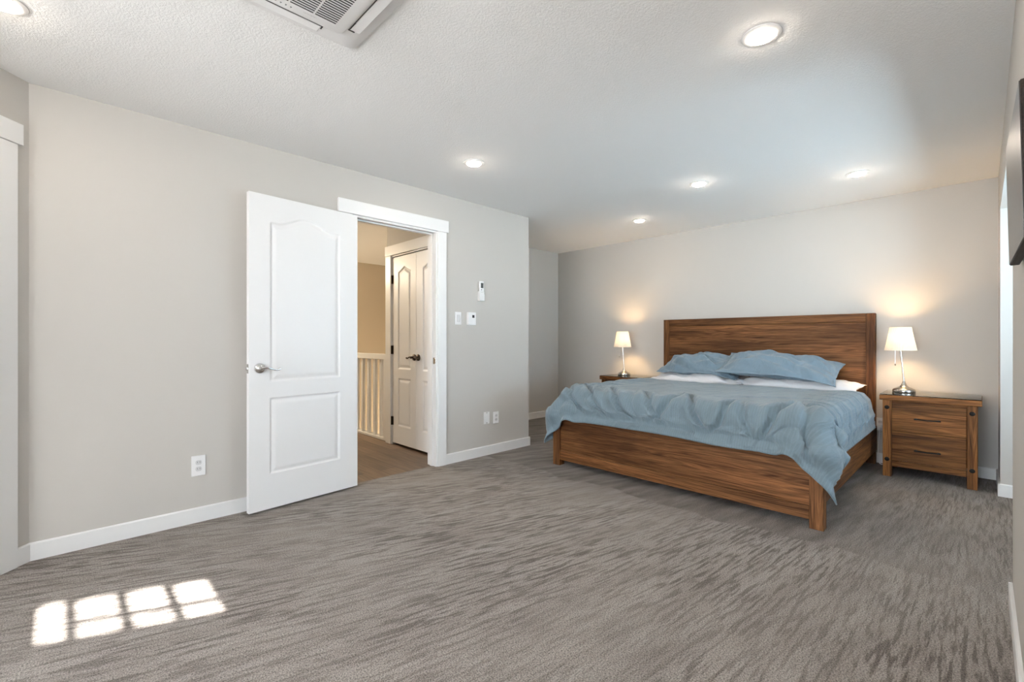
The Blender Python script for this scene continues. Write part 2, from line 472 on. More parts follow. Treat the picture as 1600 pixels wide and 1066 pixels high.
# alcove off the right wall
alc = BM()
add_box(alc, (2.745, AY - 0.1, 0), (2.845, YR - 0.02, H)); add_box(alc, (4.769, AY - 0.1, 0), (4.869, YR - 0.02, H))
add_box(alc, (2.845, AY, 2.045), (4.769, YR - 0.02, 2.14))
struct('wall_alcove_sides', alc, M_WALL, 'pale side walls and lowered ceiling of the window alcove', 'wall')
struct('wall_alcove', wall_bm((4.769, AY), (2.845, AY), 0, 2.14, 0.1, [(0.30, 1.65, 0.70, 1.95)]), M_WALL, 'back wall of the alcove around its window', 'wall')
struct('sun_block_eave', box((2.0, -3.8, 2.02), (5.8, -1.405, 2.12)), W_X, 'added unseen slab keeping the sun out of the alcove window', 'added sun block')  # added out of view to stop sun and high sky entering the alcove

# hallway shell (stairwell is open below the landing)
hw = BM()
add_box(hw, (1.0, 7.25, -2.6), (4.6, 7.35, H)); add_box(hw, (0.9, YA + TH, -2.6), (1.0, 7.35, H))
add_box(hw, (4.6, YC + 0.1, -2.6), (4.7, 7.35, H))
struct('wall_hall', hw, M_WALL_HALL, 'warm lit beige walls of the hall and stairwell', 'wall')
st = BM(); add_box(st, (1.0, YA + TH, -2.7), (4.7, 7.35, -2.6))
struct('floor_stairwell', st, M_PLANK, 'lower floor at the bottom of the stairwell', 'floor')
st = BM(); add_box(st, (2.62, 4.55, -2.6), (2.66, 7.25, -0.05)); add_box(st, (2.66, YC + 0.1, -2.6), (4.6, YC + 0.13, -0.004))
struct('wall_stairwell', st, M_WALL_HALL, 'beige stairwell side below the landing', 'wall')
# closet box in the hall
CX = 2.53
cl = wall_bm((CX, 4.53), (CX, YA + TH), 0, H, 0.1, [(0.11, 4.53 - YA - TH - 0.02, -0.01, 2.005)])
add_box(cl, (CX + 0.1, 4.43, 0), (3.41, 4.53, H)); add_box(cl, (3.1, YA + TH, 0), (3.16, 4.43, H))
struct('wall_closet', cl, M_WALL, 'greige hall closet wall around the double doors', 'wall')

# baseboards
def skirting(name, runs, label, th=0.012, h=0.09):
    bm = BM()
    for p0, p1, e0, e1 in runs:
        p0, p1 = Vector((*p0, 0)), Vector((*p1, 0)); d = (p1 - p0).normalized(); n = Vector((d.y, -d.x, 0))
        a, b = p0 - d * e0, p1 + d * e1
        sec = [(0, 0), (th, 0), (th, h - 0.006), (th - 0.004, h), (0, h)]
        add_prism(bm, [a + n * (x + 0.0003) + Vector((0, 0, z + 0.0005)) for x, z in sec], b - a)
    return struct(name, bm, M_TRIM, label, 'baseboard')
skirting('baseboard_left', [((CA.x, YA), (1.484, YA), 0, 0), ((2.449, YA), (XC, YA), 0, 0.012)], 'white baseboard along the long left wall')
skirting('baseboard_recess', [((XC, YA - 0.0), (XC, YC), 0, 0), ((XC, YC), (XB, YC), 0, 0)], 'white baseboard in the recess left of the bed')
skirting('baseboard_back', [((XB, YC), (XB, YR), 0, 0)], 'white baseboard behind the bed and nightstands')
skirting('baseboard_right', [((XB, YR), (4.769, YR), 0, 0.012), ((2.845, YR), (1.2, YR), 0.012, 0)], 'white baseboard on the right wall')
skirting('baseboard_alcove', [((4.769, YR + 0.012), (4.769, AY), 0, 0), ((4.769, AY), (2.845, AY), 0, 0), ((2.845, AY), (2.845, YR + 0.012), 0, 0)], 'white baseboard wrapping into the alcove')
d45 = Vector((-0.7071, -0.7071))
skirting('baseboard_angled', [((CA + d45 * 0.067), CA, 0, 0), (CD, CA + d45 * (DS1 + 0.093), 0, 0)], 'white baseboard on the short angled wall')

# ------------------------------------------------------------------ windows
def window(name, p0, p1, z0, z1, label, cols, rows, pane, depth=0.06, bar=0.022, fr=0.05):
    """p0->p1 with the room on the right-hand side; frame, sash bars and panes."""
    L = (Vector(p1) - Vector(p0)).length; a = math.atan2(p1[1] - p0[1], p1[0] - p0[0])
    t = thing(name, label, 'window', (p0[0], p0[1], 0), a, None, 'structure')
    bm = BM()
    for lo, hi in (((0, 0.01, z0), (fr, depth, z1)), ((L - fr, 0.01, z0), (L, depth, z1)), ((fr, 0.01, z0), (L - fr, depth, z0 + fr)), ((fr, 0.01, z1 - fr), (L - fr, depth, z1))):
        add_box(bm, lo, hi, 0.003, 1)
    obj('window_frame', bm, M_TRIM, t)
    bm = BM()
    for k in range(1, cols):
        x = L * k / cols; add_box(bm, (x - bar / 2, 0.02, z0 + fr), (x + bar / 2, 0.045, z1 - fr))
    for k in range(1, rows):
        z = z0 + (z1 - z0) * k / rows; add_box(bm, (fr, 0.021, z - bar / 2), (L - fr, 0.044, z + bar / 2))
    obj('glazing_bars', bm, M_TRIM, t)
    obj('pane', box((fr, 0.031, z0 + fr), (L - fr, 0.034, z1 - fr)), pane, t)
    return t
wE0 = (XE, YE + 0.2); wE1 = (XE, CD.y - 0.2)
window('window_1', wE0, wE1, 0.3, 2.15, 'wide white framed window in the end wall', 3, 1, M_PANE)
window('window_2', (4.769 - 0.30, AY), (4.769 - 1.65, AY), 0.70, 1.95, 'white framed window at the back of the alcove', 2, 1, M_PANE_BLUE)

window('fill_window', (FE.x - 0.9, YE), (FE.x - 1.55, YE), 1.05, 2.0, 'added unseen window behind the camera, lighting the angled wall', 1, 1, M_PANE)  # added out of view to brighten the angled wall

# high transom window in the bay wall: its panes throw the sun patch on the carpet
wt = thing('window_3', 'high transom window of four panes in the bay wall', 'window', (FF.x, FF.y, 0), math.atan2(FD.y, FD.x), None, 'structure')
def fs_(x): return (FF.x - x) / (-FD.x)
bars = [0.031, 0.190, 0.3455]
fbm = BM()
T33 = math.tan(SUN_EL)
wv = 0.030
for bx in bars:
    add_box(fbm, (fs_(bx + wv / 2), 0.004, SZ0), (fs_(bx - wv / 2), 0.020, SZ1))
obj('mullions', fbm, M_TRIM, wt)
fbm = BM()
zc = (2.80 + 0.137) * T33
add_box(fbm, (fs_(SX1), 0.008, zc - 0.011), (fs_(bars[0]), 0.016, zc + 0.011))
obj('crossbar', fbm, M_TRIM, wt)
fbm = BM()
xs = [SX0] + bars + [SX1]
for a, b in zip(xs, xs[1:]):                                # curved head of each pane
    pts = [(fs_(a), 0.006, SZ1 + 0.02)]
    for k in range(11):
        u = k / 10; drop = 0.030 * (1 - u) ** 2.2
        pts.append((fs_(a + (b - a) * u), 0.006, SZ1 - drop - 0.0005))
    pts.append((fs_(b), 0.006, SZ1 + 0.02))
    add_prism(fbm, pts, (0, 0.012, 0))
obj('pane_heads', fbm, M_TRIM, wt)

# ------------------------------------------------------------------ door casings and doors
def casing(name, label, opl, opr, top, loc, rotz, jamb_d, strike=False):
    """Built along +x with the wall face at y=0 and the room at -y."""
    t = thing(name, label, 'door trim', loc, rotz, None, 'structure')
    W = 0.094
    obj('side_casing', box((opl - W, -0.018, 0.0), (opl - 0.004, -0.0003, top + 0.002), 0.002, 1), M_TRIM, t)
    obj('side_casing', box((opr + 0.004, -0.018, 0.0), (opr + W, -0.0003, top + 0.002), 0.002, 1), M_TRIM, t)
    obj('head_casing', box((opl - W - 0.021, -0.024, top + 0.0025), (opr + W + 0.021, -0.0003, top + 0.106), 0.002, 1), M_TRIM, t)
    j = BM()
    add_box(j, (opl - 0.004, -0.006, 0.001), (opl + 0.014, jamb_d, top)); add_box(j, (opr - 0.014, -0.006, 0.001), (opr + 0.004, jamb_d, top))
    add_box(j, (opl + 0.014, -0.006, top - 0.014), (opr - 0.014, jamb_d, top + 0.003))
    obj('jamb', j, M_TRIM, t)
    s = BM()
    add_box(s, (opl + 0.0142, 0.036, 0.001), (opl + 0.026, 0.072, top - 0.014), 0.002, 1); add_box(s, (opr - 0.026, 0.036, 0.001), (opr - 0.0142, 0.072, top - 0.014), 0.002, 1)
    add_box(s, (opl + 0.026, 0.036, top - 0.026), (opr - 0.026, 0.072, top - 0.0142), 0.002, 1)
    obj('door_stop', s, M_TRIM, t)
    if strike:
        b = box((opr - 0.0165, 0.003, 0.90), (opr - 0.0138, 0.033, 0.957), 0.001, 1)
        add_box(b, (opr - 0.018, -0.0075, 0.91), (opr - 0.0138, 0.003, 0.947), 0.001, 1)
        tag(obj('strike_plate', b, M_NICKEL, t), 'metal strike plate')
    return t
casing('trim_1', 'white square casing around the open bedroom doorway', OPL, OPR, OPT, (0, YA, 0), 0, TH + 0.004, True)
# hall side casing edge is out of sight; angled wall's doorway
tD = casing('trim_2', 'white door casing cut off by the left edge of view', DL - DS1, DL - DS0, OPT, (CD.x, CD.y, 0), math.radians(45), 0.11)

def relief_panel_door(w, h, th, panels, step=0.006, depth=0.007):
    """Moulded door skin on both faces: grid with routed panel outlines. Front faces -y."""
    nx, nz = int(round(w / step)) + 1, int(round(h / step)) + 1
    X, Z = np.meshgrid(np.linspace(0, w, nx), np.linspace(0, h, nz))
    D = np.full(X.shape, -1.0)
    for x0, x1, z0, z1, rise, kind in panels:
        u = np.clip((X - x0) / (x1 - x0), 0, 1)
        if kind == 'camel': sh = 0.5 - 0.5 * np.cos(2 * PI * np.clip((u - 0.08) / 0.84, 0, 1))
        elif kind == 'gothic': sh = np.clip(1 - np.abs(u - 0.5) / 0.5, 0, 1) ** 1.3
        else: sh = 0 * u
        topz = z1 + rise * sh
        dz = (topz - Z) * (0.9 if kind else 1)
        D = np.maximum(D, np.minimum(np.minimum(X - x0, x1 - X), np.minimum(Z - z0, dz)))
    d = D * 1000
    prof = np.interp(d, [-1000, -1, 3, 9, 14, 20, 34, 40], [0, 0, 0.55, 1.0, 1.0, 0.75, 0.22, 0.15])
    off = np.where(D < 0, 0, prof * depth)
    n = nx * nz
    f = np.stack([X, off, Z], -1).reshape(-1, 3); b = np.stack([X, th - off, Z], -1).reshape(-1, 3)
    verts = np.vstack([f, b]).tolist(); faces = []
    I = np.arange(n).reshape(nz, nx)
    q = np.stack([I[:-1, :-1], I[:-1, 1:], I[1:, 1:], I[1:, :-1]], -1).reshape(-1, 4)
    faces += q.tolist(); faces += (q[:, ::-1] + n).tolist()
    border = list(I[0, :]) + list(I[1:, -1]) + list(I[-1, -2::-1]) + list(I[-2:0:-1, 0])
    m = len(border)
    for k in range(m):
        a, c = int(border[k]), int(border[(k + 1) % m]); faces.append([c, a, a + n, c + n])
    return (verts, [], faces)

def lever_set(parent, x, z, ydir, y0, direction, m, name='handle', length=0.115):
    """Rose plus lever; ydir is the outward side (+1/-1), direction +1/-1 along x."""
    bm = BM()
    add_lathe(bm, [(0.0, 0.0), (0.033, 0.0), (0.033, 0.004), (0.030, 0.010), (0.018, 0.014), (0.012, 0.020), (0.012, 0.046), (0.0, 0.047)], (0, 0, 0), 'y', 28)
    if ydir < 0:
        for v in bm.verts: v.co.y *= -1
    for v in bm.verts: v.co += Vector((x, y0, z))
    rose = obj('rose', bm, m, None, 'auto')
    bm = BM()
    pts, rad = [], []
    for k in range(13):
        u = k / 12
        pts.append((x + direction * (length * u - 0.006), y0 + ydir * (0.044 + 0.006 * math.sin(u * PI)), z + 0.010 * math.sin(u * 2 * PI) * (0.4 + 0.4 * u) - 0.006 * u))
        rad.append(0.0105 - 0.0045 * math.sin(u * PI * 0.8) + (0.001 if u > 0.9 else 0))
    add_tube(bm, pts, rad, 12)
    h = obj(name, bm, m, parent, 'auto')
    rose.parent = h
    return h

# open bedroom door, hinged on the left jamb and swung back against the wall
dA, dB = Vector((0.842, 3.225)), Vector((1.590, 3.297))
dd = (dB - dA).normalized(); DW = 0.757
door = thing('door_1', 'open white two-panel bedroom door with arched upper panel', 'door', (dA.x, dA.y, 0.015), math.atan2(dd.y, dd.x), None, 'structure')
slab = obj('door_slab', relief_panel_door(DW, 2.035, 0.035, [(0.130, 0.615, 0.828, 1.862, 0.062, 'camel'), (0.127, 0.613, 0.226, 0.718, 0, '')], 0.005), M_DOOR, door, 'auto')
hd = lever_set(door, 0.062, 0.915, -1, -0.0003, +1, M_CHROME)
hd2 = lever_set(door, 0.062, 0.915, +1, 0.0353, +1, M_CHROME)
b = BM(); add_box(b, (-0.0014, 0.005, 0.885), (-0.0002, 0.030, 0.943)); tag(obj('latch_plate', b, M_CHROME, door), 'metal latch plate')
b = BM(); add_box(b, (-0.012, 0.011, 0.905), (-0.0003, 0.024, 0.925), 0.003, 2); tag(obj('latch_bolt', b, M_CHROME, door), 'metal latch bolt')
for z in (0.2, 1.0, 1.8):
    b = BM(); add_lathe(b, [(0.006, z - 0.04), (0.006, z + 0.04)], (DW + 0.004, 0.032, 0), 'z', 10); obj('hinge', b, M_NICKEL, door, 'auto')

# closed door in the angled wall (only its casing shows in the photograph)
ang = thing('door_2', 'white panel door set in the angled wall casing', 'door', (CD.x + 0.7071 * (DL - DS1 + 0.016) - 0.7071 * 0.04, CD.y + 0.7071 * (DL - DS1 + 0.016) + 0.7071 * 0.04 - 0.0, 0.012), math.radians(45), None, 'structure')
obj('door_slab', relief_panel_door(DS1 - DS0 - 0.032, 2.034, 0.035, [(0.13, 0.63, 0.83, 1.86, 0.06, 'camel'), (0.13, 0.63, 0.23, 0.72, 0, '')], 0.012), M_DOOR, ang, 'auto')

# hall closet: casing and double doors, facing -x.  Local +x runs along world -y.
HC = thing('trim_3', 'white casing around the hall closet doors', 'door trim', (CX, 4.42, 0), -PI / 2, None, 'structure')
obj('side_casing', box((-0.112, -0.018, 0), (-0.004, -0.0003, 2.012), 0.002, 1), M_TRIM, HC)
obj('head_casing', box((-0.115, -0.022, 2.0125), (0.925, -0.0003, 2.118), 0.002, 1), M_TRIM, HC)
j = BM(); add_box(j, (-0.004, -0.004, 0.001), (0.003, 0.1, 2.004)); add_box(j, (0.003, -0.004, 1.998), (0.925, 0.1, 2.008)); obj('jamb', j, M_TRIM, HC)
cd = thing('door_3', 'left leaf of the white hall closet double doors with lever', 'door', (CX + 0.002, 4.414, 0.022), -PI / 2, None, 'structure')
obj('door_slab', relief_panel_door(0.455, 1.966, 0.032, [(0.115, 0.355, 0.79, 1.80, 0.055, 'gothic'), (0.115, 0.355, 0.19, 0.685, 0, '')], 0.006, 0.008), M_DOOR, cd, 'auto')
lever_set(cd, 0.428, 0.915, -1, -0.0003, -1, M_BRONZE, length=0.085)
for z in (0.23, 0.985, 1.735):
    b = BM(); add_lathe(b, [(0.0075, z - 0.045), (0.0075, z + 0.045)], (-0.003, -0.010, 0), 'z', 10); add_box(b, (-0.003, -0.003, z - 0.045), (0.02, 0.0, z + 0.045))
    tag(obj('hinge', b, M_BRONZE, cd, 'auto'), 'dark hinge')
cd2 = thing('door_4', 'right leaf of the white hall closet double doors, mostly behind the jamb', 'door', (CX + 0.002, 3.954, 0.022), -PI / 2, None, 'structure')
obj('door_slab', relief_panel_door(0.455, 1.966, 0.032, [(0.115, 0.355, 0.79, 1.80, 0.055, 'gothic'), (0.115, 0.355, 0.19, 0.685, 0, '')], 0.006, 0.008), M_DOOR, cd2, 'auto')
lever_set(cd2, 0.040, 0.915, -1, -0.0003, +1, M_BRONZE, length=0.085)

# landing railing
rl = thing('railing', 'white landing railing with square balusters seen through the doorway', 'railing', (2.585, 4.535, 0.0))
obj('handrail', box((-0.045, 0.002, 0.895), (0.06, 2.70, 0.955), 0.004, 2), M_TRIM, rl)
obj('bottom_rail', box((-0.03, 0.002, -0.0035), (0.045, 2.70, 0.022), 0.002, 1), M_TRIM, rl)
tag(obj('newel_post', box((-0.04, 0.002, 0.0225), (0.055, 0.10, 0.8945), 0.002, 1), M_TRIM, rl), 'flat post against the closet wall')
for k in range(17):
    y = 0.20 + 0.148 * k
    obj('baluster', box((-0.012, y, 0.0225), (0.022, y + 0.042, 0.8945), 0.001, 1), M_TRIM, rl)

# hall lamp (behind the wall, lights the landing)
hl = thing('ceiling_light', 'warm flush light on the hall ceiling', 'ceiling light', (1.5, 6.3, H - 0.0005))
b = BM(); add_lathe(b, [(0.0, -0.08), (0.08, -0.075), (0.13, -0.05), (0.15, -0.01), (0.15, 0.0)], n=28); obj('lamp_shade', b, emit('warm_glass', (1.0, 0.70, 0.38), 6.0), hl, 'auto')
ld = bpy.data.lights.new('hall_glow', 'POINT'); ld.energy = HALL_WATT; ld.color = (1.0, 0.86, 0.66); ld.shadow_soft_size = 0.12
lo_ = bpy.data.objects.new('hall_glow', ld); COL.objects.link(lo_); lo_.parent = hl; lo_.location = (0, 0, -0.25)
sc_ = thing('stair_glow_globe', 'added unseen globe giving the stairwell its warm glow', 'added light', (4.5995, 6.1, -0.6))  # glow source added out of sight to warm the stairwell and balusters
b = BM(); add_lathe(b, [(0.05, 0.0), (0.05, -0.02), (0.02, -0.03), (0.02, -0.06)], (0, 0, 0), 'x', 20); obj('bracket', b, M_NICKEL, sc_, 'auto')
b = BM(); add_lathe(b, [(0.1 * math.sin(PI * k / 12), -0.155 + 0.1 * math.cos(PI * k / 12)) for k in range(13)], (0, 0, 0), 'x', 24, False); obj('globe', b, emit('stair_glow_emission', (1.0, 0.80, 0.56), 190.0), sc_, True)

# ------------------------------------------------------------------ switches, outlets, thermostat, remote
def plate(name, label, cat, x, z, w=0.072, h=0.116, group=None):
    t = thing(name, label, cat, (x, YA - 0.0004, z), 0, group)
    obj('cover_plate', box((-w / 2, -0.006, -h / 2), (w / 2, 0, h / 2), 0.003, 2), M_PLASTIC, t)
    return t
def receptacles(t):
    for s in (-1, 1):
        bm = BM(); add_lathe(bm, [(0.0165, -0.0085), (0.0165, -0.0061)], (0, 0, s * 0.0195), 'y', 20)
        for v in bm.verts: v.co.z = s * 0.0195 + max(-0.0135, min(0.0135, v.co.z - s * 0.0195))
        r = obj('receptacle', bm, M_PLASTIC_GREY, t)
        sl = BM()
        for q in (-1, 1): add_box(sl, (q * 0.006 - 0.001, -0.0092, s * 0.0195 - 0.002), (q * 0.006 + 0.001, -0.0086, s * 0.0195 + 0.006))
        obj('slot', sl, M_SCREEN, r)
o = plate('wall_outlet', 'white duplex outlet low on the wall left of the open door', 'outlet', 0.598, 0.344, 0.074, 0.124); receptacles(o)
o = plate('wall_outlet', 'white duplex outlet, right one of the pair above the baseboard', 'outlet', 3.055, 0.350); receptacles(o)
o = plate('blank_plate', 'white blank cover plate, left one of the pair above the baseboard', 'wall plate', 2.934, 0.360)
for s in (-1, 1):
    b = BM(); add_lathe(b, [(0.004, -0.0075), (0.004, -0.0061)], (0, 0, s * 0.048), 'y', 12); tag(obj('screw', b, M_NICKEL, o), 'metal screw')
o = plate('light_switch', 'white rocker light switch right of the doorway casing', 'switch', 2.588, 1.310)
obj('rocker', box((-0.016, -0.0125, -0.033), (0.016, -0.0066, 0.033), 0.004, 2), M_PLASTIC_GREY, o)
o = thing('thermostat', 'white wall thermostat with small dark display beside the light switch', 'thermostat', (2.733, YA - 0.0004, 1.310))
obj('thermostat_body', box((-0.045, -0.032, -0.060), (0.045, 0, 0.060), 0.004, 2), M_PLASTIC, o)
tag(obj('display', box((-0.002, -0.0335, 0.008), (0.024, -0.0322, 0.034)), M_DARK, o), 'dark display')
o = thing('remote_holder', 'white wall cradle holding the air conditioner remote', 'holder', (2.855, YA - 0.0004, 1.575))
hb = BM(); add_box(hb, (-0.028, -0.006, -0.088), (0.028, 0, 0.0)); add_box(hb, (-0.028, -0.030, -0.092), (0.028, 0, -0.0862), 0.002, 1)
add_box(hb, (-0.0305, -0.030, -0.092), (-0.0272, 0, -0.005)); add_box(hb, (0.0272, -0.030, -0.092), (0.0305, 0, -0.005)); add_box(hb, (-0.0272, -0.030, -0.0855), (0.0272, -0.027, -0.03))
obj('cradle', hb, M_PLASTIC, o)
o = thing('remote_control', 'white remote control with grey screen standing in the wall cradle', 'remote', (2.855, YA - 0.0068, 1.575))
obj('remote_body', box((-0.026, -0.0195, -0.0855), (0.026, 0, 0.094), 0.004, 2), M_PLASTIC, o)
tag(obj('display', box((-0.015, -0.0208, 0.030), (0.017, -0.0196, 0.078)), M_SCREEN, o), 'grey display')
tag(obj('button', box((-0.010, -0.0210, 0.010), (0.0, -0.0196, 0.018), 0.001, 1), M_SCREEN, o), 'dark button')
for kx in (-0.008, 0.010): obj('button', box((kx - 0.006, -0.0208, -0.012), (kx + 0.006, -0.0196, -0.004), 0.001, 1), M_PLASTIC_GREY, o)
# outlet on the bed wall with the lamp's plug
o = thing('wall_outlet', 'white outlet behind the gap between headboard and right nightstand', 'outlet', (XB - 0.0004, 0.645, 0.35), -PI / 2)
obj('cover_plate', box((-0.036, -0.006, -0.058), (0.036, 0, 0.058), 0.003, 2), M_PLASTIC, o); receptacles(o)
cb = BM(); add_box(cb, (XB - 0.042, 0.632, 0.317), (XB - 0.0105, 0.658, 0.345), 0.003, 2)
pts = []
ctrl = [(XB - 0.042, 0.645, 0.331), (XB - 0.058, 0.647, 0.26), (XB - 0.045, 0.655, 0.12), (XB - 0.060, 0.655, 0.035), (XB - 0.080, 0.635, 0.007), (XB - 0.070, 0.610, 0.006), (XB - 0.035, 0.602, 0.015), (XB - 0.0195, 0.598, 0.08), (XB - 0.0175, 0.590, 0.30), (XB - 0.0175, 0.560, 0.62), (XB - 0.017, 0.530, 0.680), (XB - 0.035, 0.505, 0.682), (XB - 0.080, 0.480, 0.6765), (XB - 0.145, 0.463, 0.6765)]
for i in range(len(ctrl) - 1):
    for k in range(6):
        p0 = Vector(ctrl[max(i - 1, 0)]); p1 = Vector(ctrl[i]); p2 = Vector(ctrl[i + 1]); p3 = Vector(ctrl[min(i + 2, len(ctrl) - 1)]); u = k / 6
        pts.append(0.5 * ((2 * p1) + (p2 - p0) * u + (2 * p0 - 5 * p1 + 4 * p2 - p3) * u * u + (3 * p1 - p0 - 3 * p2 + p3) * u ** 3))
add_tube(cb, pts, 0.0033, 8)
tag(obj('power_cord', cb, M_PLASTIC, None, 'auto'), 'white power cord looping to the floor between bed and right nightstand', 'cord')

# ------------------------------------------------------------------ recessed lights
def pot(x, y, label):
    t = thing('recessed_light', label, 'ceiling light', (x, y, H - 0.0004), 0, 'recessed ceiling lights')
    b = BM(); add_lathe(b, [(0.052, -0.0005), (0.052, -0.006), (0.060, -0.007), (0.076, -0.003), (0.078, 0.0)], n=40, cap=False); obj('trim_ring', b, M_TRIM, t, 'auto')
    b = BM(); add_lathe(b, [(0.0, -0.019), (0.02, -0.0185), (0.036, -0.016), (0.047, -0.0115), (0.0515, -0.006), (0.0515, -0.001)], n=40); obj('lens', b, M_POT, t, 'auto')
    return t
p0_ = pot(2.121, 0.655, 'lit recessed ceiling light nearest the camera, at the top right')
POTS = [(2.149, 2.593, 'lit recessed ceiling light above the doorway wall, left of the others'),
        (3.762, 1.637, 'lit recessed ceiling light with visible trim ring above the foot of the bed'),
        (4.411, 0.676, 'lit recessed ceiling light nearest the right end of the bed wall'),
        (4.459, 2.590, 'lit recessed ceiling light above the left side of the bed, farthest away'),
        (-0.167, 2.620, 'lit recessed ceiling light in the top left corner by the angled wall'),
        (-0.167, 0.655, 'lit recessed ceiling light above the camera')]
for x, y, lb in POTS:
    c = copy_tree(p0_); c.location = (x, y, H - 0.0004); c['label'] = lb

# ------------------------------------------------------------------ ceiling cassette air conditioner
def rrect(hx, hy, r, n=8):
    pts = []
    for cx, cy, a0 in ((hx - r, hy - r, 0), (-hx + r, hy - r, PI / 2), (-hx + r, -hy + r, PI), (hx - r, -hy + r, 1.5 * PI)):
        for k in range(n + 1):
            a = a0 + PI / 2 * k / n; pts.append((cx + r * math.cos(a), cy + r * math.sin(a)))
    return pts
S = 0.325
ac = thing('air_conditioner', 'white ceiling cassette air conditioner with slotted grille at the top edge', 'air conditioner', (0.927 - S, 1.956 - S, H - 0.0004))
def loft(secs):
    bm = BM(); rings = [[bm.verts.new((x, y, z)) for x, y in rrect(s, s, r)] for s, r, z in secs]
    for a, b2 in zip(rings, rings[1:]):
        n = len(a)
        for k in range(n): bm.faces.new((a[k], a[(k + 1) % n], b2[(k + 1) % n], b2[k]))
    bm.faces.new(rings[-1]); bm.faces.new(rings[0][::-1])
    return bm
M_AC = mat('white_ac_plastic', (0.84, 0.84, 0.84), 0.45)
obj('cover_panel', loft([(S, 0.045, 0), (S, 0.045, -0.006), (S - 0.02, 0.04, -0.012), (S - 0.05, 0.035, -0.019), (S - 0.085, 0.03, -0.021)]), M_AC, ac, 'auto')
# louvres on the four sides, each with the dark outlet slot behind it
for k in range(4):
    R = Matrix.Rotation(k * PI / 2, 3, 'Z')
    sw = 0.007 if k % 2 == 0 else 0.0035
    b = box((-0.185, S - 0.0855 - sw / 2, -0.0222), (0.155, S - 0.0855 + sw / 2, -0.0195))
    add_box(b, (0.1515, S - 0.089, -0.0222), (0.1565, S - 0.066, -0.0180))
    if k % 2: add_box(b, (-0.1865, S - 0.089, -0.0224), (-0.1815, S - 0.062, -0.0180)); add_box(b, (-0.185, S - 0.0875, -0.0224), (-0.125, S - 0.0825, -0.0195))
    for v in b.verts: v.co = R @ v.co
    tag(obj('air_slot', b, M_DARK, ac), 'dark outlet slot')
    b = box((-0.180, S - 0.081, -0.0226), (0.150, S - 0.040, -0.0140), 0.003, 2)
    for v in b.verts: v.co = R @ v.co
    obj('louver', b, M_AC, ac)
obj('center_panel', loft([(S - 0.098, 0.03, -0.0205), (S - 0.098, 0.03, -0.029), (S - 0.103, 0.028, -0.031)]), M_AC, ac, 'auto')
GB = 0.180
secs = [(-GB, -0.093), (-0.086, 0.0), (0.007, 0.0915), (0.0985, GB)]
sb = BM()
for ri in range(26):
    y = GB - 0.008 - ri * 0.0135
    if y < -GB: break
    for a, b2 in secs: add_box(sb, (a, y - 0.0032, -0.0314), (b2, y + 0.0032, -0.0308))
tag(obj('grille_slots', sb, M_DARK, ac), 'dark intake slots')
mk = BM()
for k, x in enumerate((-0.035, -0.017, 0.001, 0.019)):
    y = GB + 0.020
    add_box(mk, (x - 0.003, y - 0.002, -0.0313), (x + 0.003, y + 0.002, -0.0309)); add_box(mk, (x - 0.001, y + 0.004, -0.0313), (x + 0.001, y + 0.006, -0.0309))
tag(obj('indicator_marks', mk, M_SCREEN, ac), 'tiny grey indicator marks')
mk = BM()
for k in range(9):
    x = 0.062 + k * 0.0058
    add_box(mk, (x, GB + 0.012, -0.0312), (x + 0.0035, GB + 0.0155 + 0.003 * (k % 2), -0.0309))
tag(obj('maker_mark', mk, M_PLASTIC_GREY, ac), 'faint grey lettering')

# ------------------------------------------------------------------ picture on the right wall
pic = thing('wall_picture', 'dark glossy picture in a thick frame on the right wall at the picture edge', 'picture', (1.89, -0.0615, 1.535))
pic.rotation_euler = (math.radians(-1.2), 0, math.radians(0.7))
obj('picture_frame', box((-0.29, -0.022, -0.186), (0.29, 0.0, 0.186), 0.003, 2), M_FRAMEWOOD, pic)
obj('picture_face', box((-0.287, 0.0001, -0.183), (0.287, 0.0015, 0.183)), M_FACE, pic)

# ------------------------------------------------------------------ bed
BX0, BX1, BY0, BY1 = 3.150, 5.285, 0.640, 2.696
bed = thing('bed', 'brown wooden king bed with plank headboard and low footboard', 'bed', ((BX0 + BX1) / 2, (BY0 + BY1) / 2, 0))
bc = Vector(bed.location)
def bbox(name, lo, hi, m, bev=0.004, parent=bed, label=None):
    o = obj(name, box(Vector(lo) - bc, Vector(hi) - bc, bev, 2), m, parent)
    if label: o['label'] = label
    return o
hbY0, hbY1 = 0.672, 2.696
hb_ = bbox('headboard', (5.222, hbY0 + 0.064, 0.20), (5.262, hbY1 - 0.064, 1.276), W_Y)
bbox('post', (5.205, hbY0, 0.0), (5.280, hbY0 + 0.066, 1.354), W_Z, 0.003, hb_)
bbox('post', (5.205, hbY1 - 0.066, 0.0), (5.280, hbY1, 1.354), W_Z, 0.003, hb_)
bbox('top_rail', (5.207, hbY0 + 0.0665, 1.2765), (5.278, hbY1 - 0.0665, 1.354), W_Y, 0.003, hb_)
fb = bbox('footboard', (BX0 + 0.018, BY0 + 0.076, 0.130), (BX0 + 0.058, BY1 - 0.076, 0.392), W_Y, 0.002)
bbox('bottom_rail', (BX0 + 0.008, BY0 + 0.0765, 0.050), (BX0 + 0.066, BY1 - 0.0765, 0.1295), W_Y, 0.003, fb)
bbox('top_rail', (BX0 + 0.008, BY0 + 0.0765, 0.3925), (BX0 + 0.066, BY1 - 0.0765, 0.440), W_Y, 0.003, fb)
bbox('leg', (BX0 + 0.002, BY0 + 0.002, 0), (BX0 + 0.072, BY0 + 0.0755, 0.412), W_Z, 0.003)
bbox('leg', (BX0 + 0.002, BY1 - 0.0755, 0), (BX0 + 0.072, BY1 - 0.002, 0.412), W_Z, 0.003)
bbox('side_rail', (BX0 + 0.0725, BY0 + 0.018, 0.130), (5.2045, BY0 + 0.050, 0.345), W_X, 0.003)
